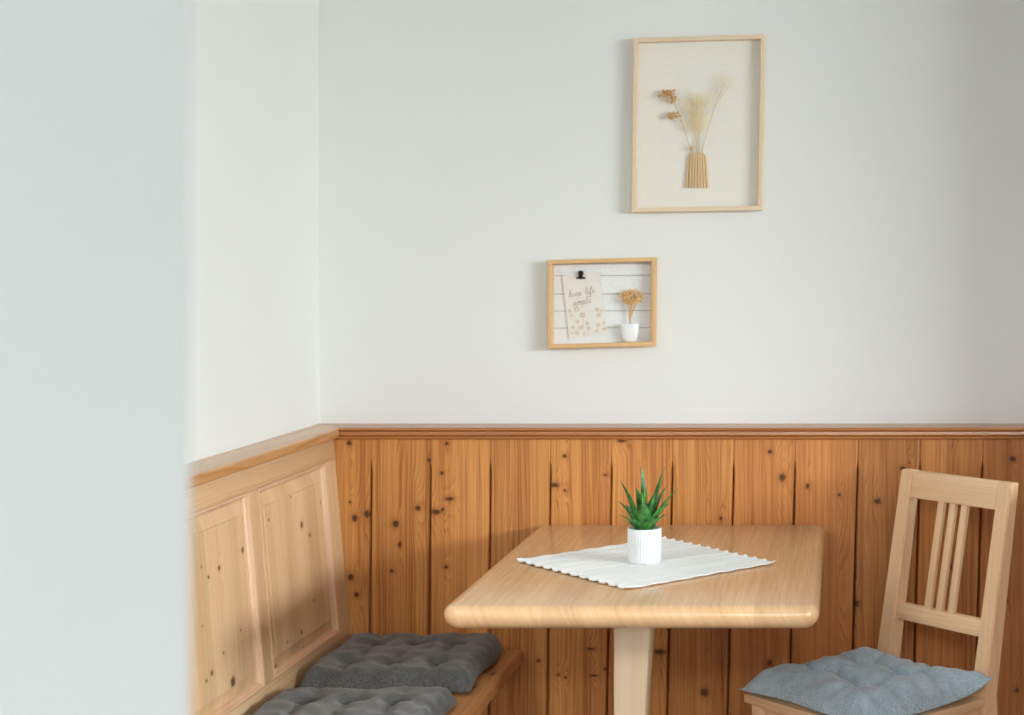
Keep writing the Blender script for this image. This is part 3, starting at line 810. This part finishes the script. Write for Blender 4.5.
for px, py, l in ((582.6, 319, 10), (598, 328, 5), (577.5, 324, 9), (587, 326, 8), (604, 326, 5)):
    x0, z0 = to_card(px, py); x1, z1 = to_card(px + 1.2, py + l * .9)
    tube(bm, [(x0, -.0012, z0), (x1, -.0012, max(z1, -CHt / 2 + .002))], .0004, 4)
link('flower_print', bm, plain('print_tan', lin(214, 178, 152), .85), card, True, 80)
kp = at(581, 277.8, DW - .014)
clip = empty('bulldog_clip', (kp.x, -.0125, kp.z), 0, 'small black metal clip holding the card in the small frame', 'clip')
M_clip = plain('black_metal', (.006, .006, .006, 1), .6, spec=.2)
bm = bmesh.new()
box(bm, -.0108, .0108, -.0065, .0008, -.0028, .0022, .0011, 2)
link('jaw', bm, M_clip, clip, True)
bm = bmesh.new()
pr_ = [(-.0052, .0015), (-.0050, .006), (-.0066, .010), (-.0062, .014), (-.0038, .0172), (0, .0182), (.0038, .0172), (.0062, .014), (.0062, .010), (.0042, .006), (.0045, .0015)]
f_ = [bm.verts.new((x, -.0050, z)) for x, z in pr_]; b_ = [bm.verts.new((x, -.0022, z)) for x, z in pr_]
bm.faces.new(f_); bm.faces.new(b_[::-1])
for i in range(len(pr_)): bm.faces.new((f_[i], f_[(i + 1) % len(pr_)], b_[(i + 1) % len(pr_)], b_[i]))
link('handle', bm, M_clip, clip, True, 30)
pp = at(629.4, 341.6, DW - .0175)
# stands on the lower rail of the box frame
pz = c2.z + (ins2(.0105)[3].z + (ins2(.0105)[2].z - ins2(.0105)[3].z) * .8) + .0006
fp = empty('flower_pot', (pp.x, -.0195, pz), 0, 'tiny white bowl pot with dried tan flowers inside the small frame', 'flower pot')
bm = bmesh.new(); s2 = (DW - .0175) / F
prof2 = [(5.6, 0), (7.0, 1.6), (8.2, 4), (9.0, 7.2), (9.55, 11), (9.8, 17.4), (9.5, 17.9), (9.0, 17.2), (8.6, 11)]
lathe(bm, [(r * s2, z * s2) for r, z in prof2], 40)
for v in bm.verts: v.co.y *= .55
link('pot', bm, plain('white_glaze', (.86, .87, .87, 1), .35, 40, .02), fp, True, 60)
bm = bmesh.new()
for k in range(4): lathe(bm, [(r * s2 + .0001, (z + 4 + k * 3.4) * s2) for r, z in ((8.4 + k * .36, -.25), (8.75 + k * .36, 0), (8.5 + k * .36, .25))], 40)
for v in bm.verts: v.co.y *= .55
link('ridges', bm, plain('white_glaze_ridge', (.80, .81, .82, 1), .35, 40, .02), fp, True, 60)
M_straw = plain('straw_flower', lin(236, 198, 136), .9, 300, .28)
bm = bmesh.new(); rr = random.Random(21); heads = []
for k in range(9):
    hx, hz = rr.gauss(1.6, 4.5), rr.gauss(43.5, 3.2)
    tube(bm, smoothpath([(rr.uniform(-1, 1) * s2, rr.uniform(-2, 2) * s2, 11 * s2), (hx * .15 * s2, 0, 24 * s2), (hx * .6 * s2, rr.uniform(-3, 1) * s2, 37 * s2), (hx * s2, rr.uniform(-3, 2) * s2, hz * s2)]), .0009, 5)
link('stems', bm, plain('straw_stem', lin(218, 178, 122), .9, 300, .08), fp, True)
bm = bmesh.new()
for _ in range(240):
    a, b_ = rr.uniform(0, 6.283), rr.uniform(-1, 1); q_ = math.sqrt(1 - b_ * b_); rad = rr.uniform(.55, 1.05)
    p = Vector((2.0 + math.cos(a) * q_ * 11.6 * rad, -.5 + math.sin(a) * q_ * 4.2 * rad, 44.8 + b_ * 8.0 * rad)) * s2
    blob(bm, p, rr.uniform(.0016, .0030), 1, (1, 1, .8))
link('flower_heads', bm, M_straw, fp, True, 80)

# ------------------------------------------------------------------ windows + daylight
M_win = plain('window_white', (.8, .8, .78, 1), .4, 30, .02)
bm = bmesh.new(); y0, y1, z0, z1 = W1; f = .06
for a in ((y0, y0 + f, z0, z1), (y1 - f, y1, z0, z1), ((y0 + y1) / 2 - f, (y0 + y1) / 2 + f, z0, z1), (y0, y1, z0, z0 + f), (y0, y1, z1 - f, z1)):
    box(bm, XR + .06, XR + .12, a[0], a[1], a[2], a[3])
box(bm, XR - .05, XR + .06, y0 - .03, y1 + .03, z0 - .03, z0)
structure('window_1', bm, M_win)
bm = bmesh.new(); x0, x1, z0, z1 = W2
for a in ((x0, x0 + f, z0, z1), (x1 - f, x1, z0, z1), ((x0 + x1) / 2 - f, (x0 + x1) / 2 + f, z0, z1), (x0, x1, z0, z0 + f), (x0, x1, z1 - f, z1)):
    box(bm, a[0], a[1], YF - .12, YF - .06, a[2], a[3])
structure('window_2', bm, M_win)
bm = bmesh.new(); y0, y1, z0, z1 = W3; f = .05
for a in ((y0, y0 + f, z0, z1), (y1 - f, y1, z0, z1), (y0, y1, z0, z0 + f), (y0, y1, z1 - f, z1)):
    box(bm, XL - .12, XL - .06, a[0], a[1], a[2], a[3])
structure('window_3', bm, M_win)
def area(name, loc, rot, sx, sy, power, col):
    l = bpy.data.lights.new(name, 'AREA'); l.shape = 'RECTANGLE'; l.size = sx; l.size_y = sy; l.energy = power; l.color = col
    o = bpy.data.objects.new(name, l); COL.objects.link(o); o.location = loc; o.rotation_euler = rot; return o
R90 = math.pi / 2
# daylight falling in through the three windows
def daylight(name, loc, target, sx, sy, power, col):
    d = Vector(target) - Vector(loc)
    q = d.to_track_quat('-Z', 'Y')
    return area(name, loc, q.to_euler(), sx, sy, power, col)
daylight('daylight_side', (XR + 1.5, -4.7, 2.55), (-.9, -.8, 1.0), 4.8, 2.0, 1740, (.86, .955, .98))
daylight('daylight_front', (.1, YF - .9, 3.0), (-.2, -.4, .6), 3.0, 1.3, 410, (1.0, .98, .94))
daylight('daylight_left', (XL - .75, -2.5, 2.6), (.2, -.4, .75), 1.7, .9, 90, (.92, .97, 1.0))
w = bpy.data.worlds.new('sky'); S.world = w; w.use_nodes = True
bg = w.node_tree.nodes['Background']; bg.inputs[0].default_value = (.75, .86, 1, 1); bg.inputs[1].default_value = 1.0

# ------------------------------------------------------------------ camera
cam = bpy.data.cameras.new('camera'); co = bpy.data.objects.new('camera', cam); COL.objects.link(co)
co.location = (0, -DW, HC); co.rotation_euler = (R90, 0, 0)
cam.sensor_fit = 'HORIZONTAL'; cam.sensor_width = 36; cam.lens = F / 1024 * 36
cam.shift_x = -(CX - 512) / 1024; cam.shift_y = -(357.5 - CY) / 1024
cam.dof.use_dof = True; cam.dof.focus_distance = 3.72; cam.dof.aperture_fstop = 3.0
cam.clip_start = .05
S.camera = co
S.view_settings.view_transform = 'Standard'; S.view_settings.look = 'None'
S.view_settings.gamma = 1; S.view_settings.use_curve_mapping = False
S.view_settings.exposure = -.1
S.cycles.use_denoising = True
S.cycles.max_bounces = 8; S.cycles.diffuse_bounces = 6
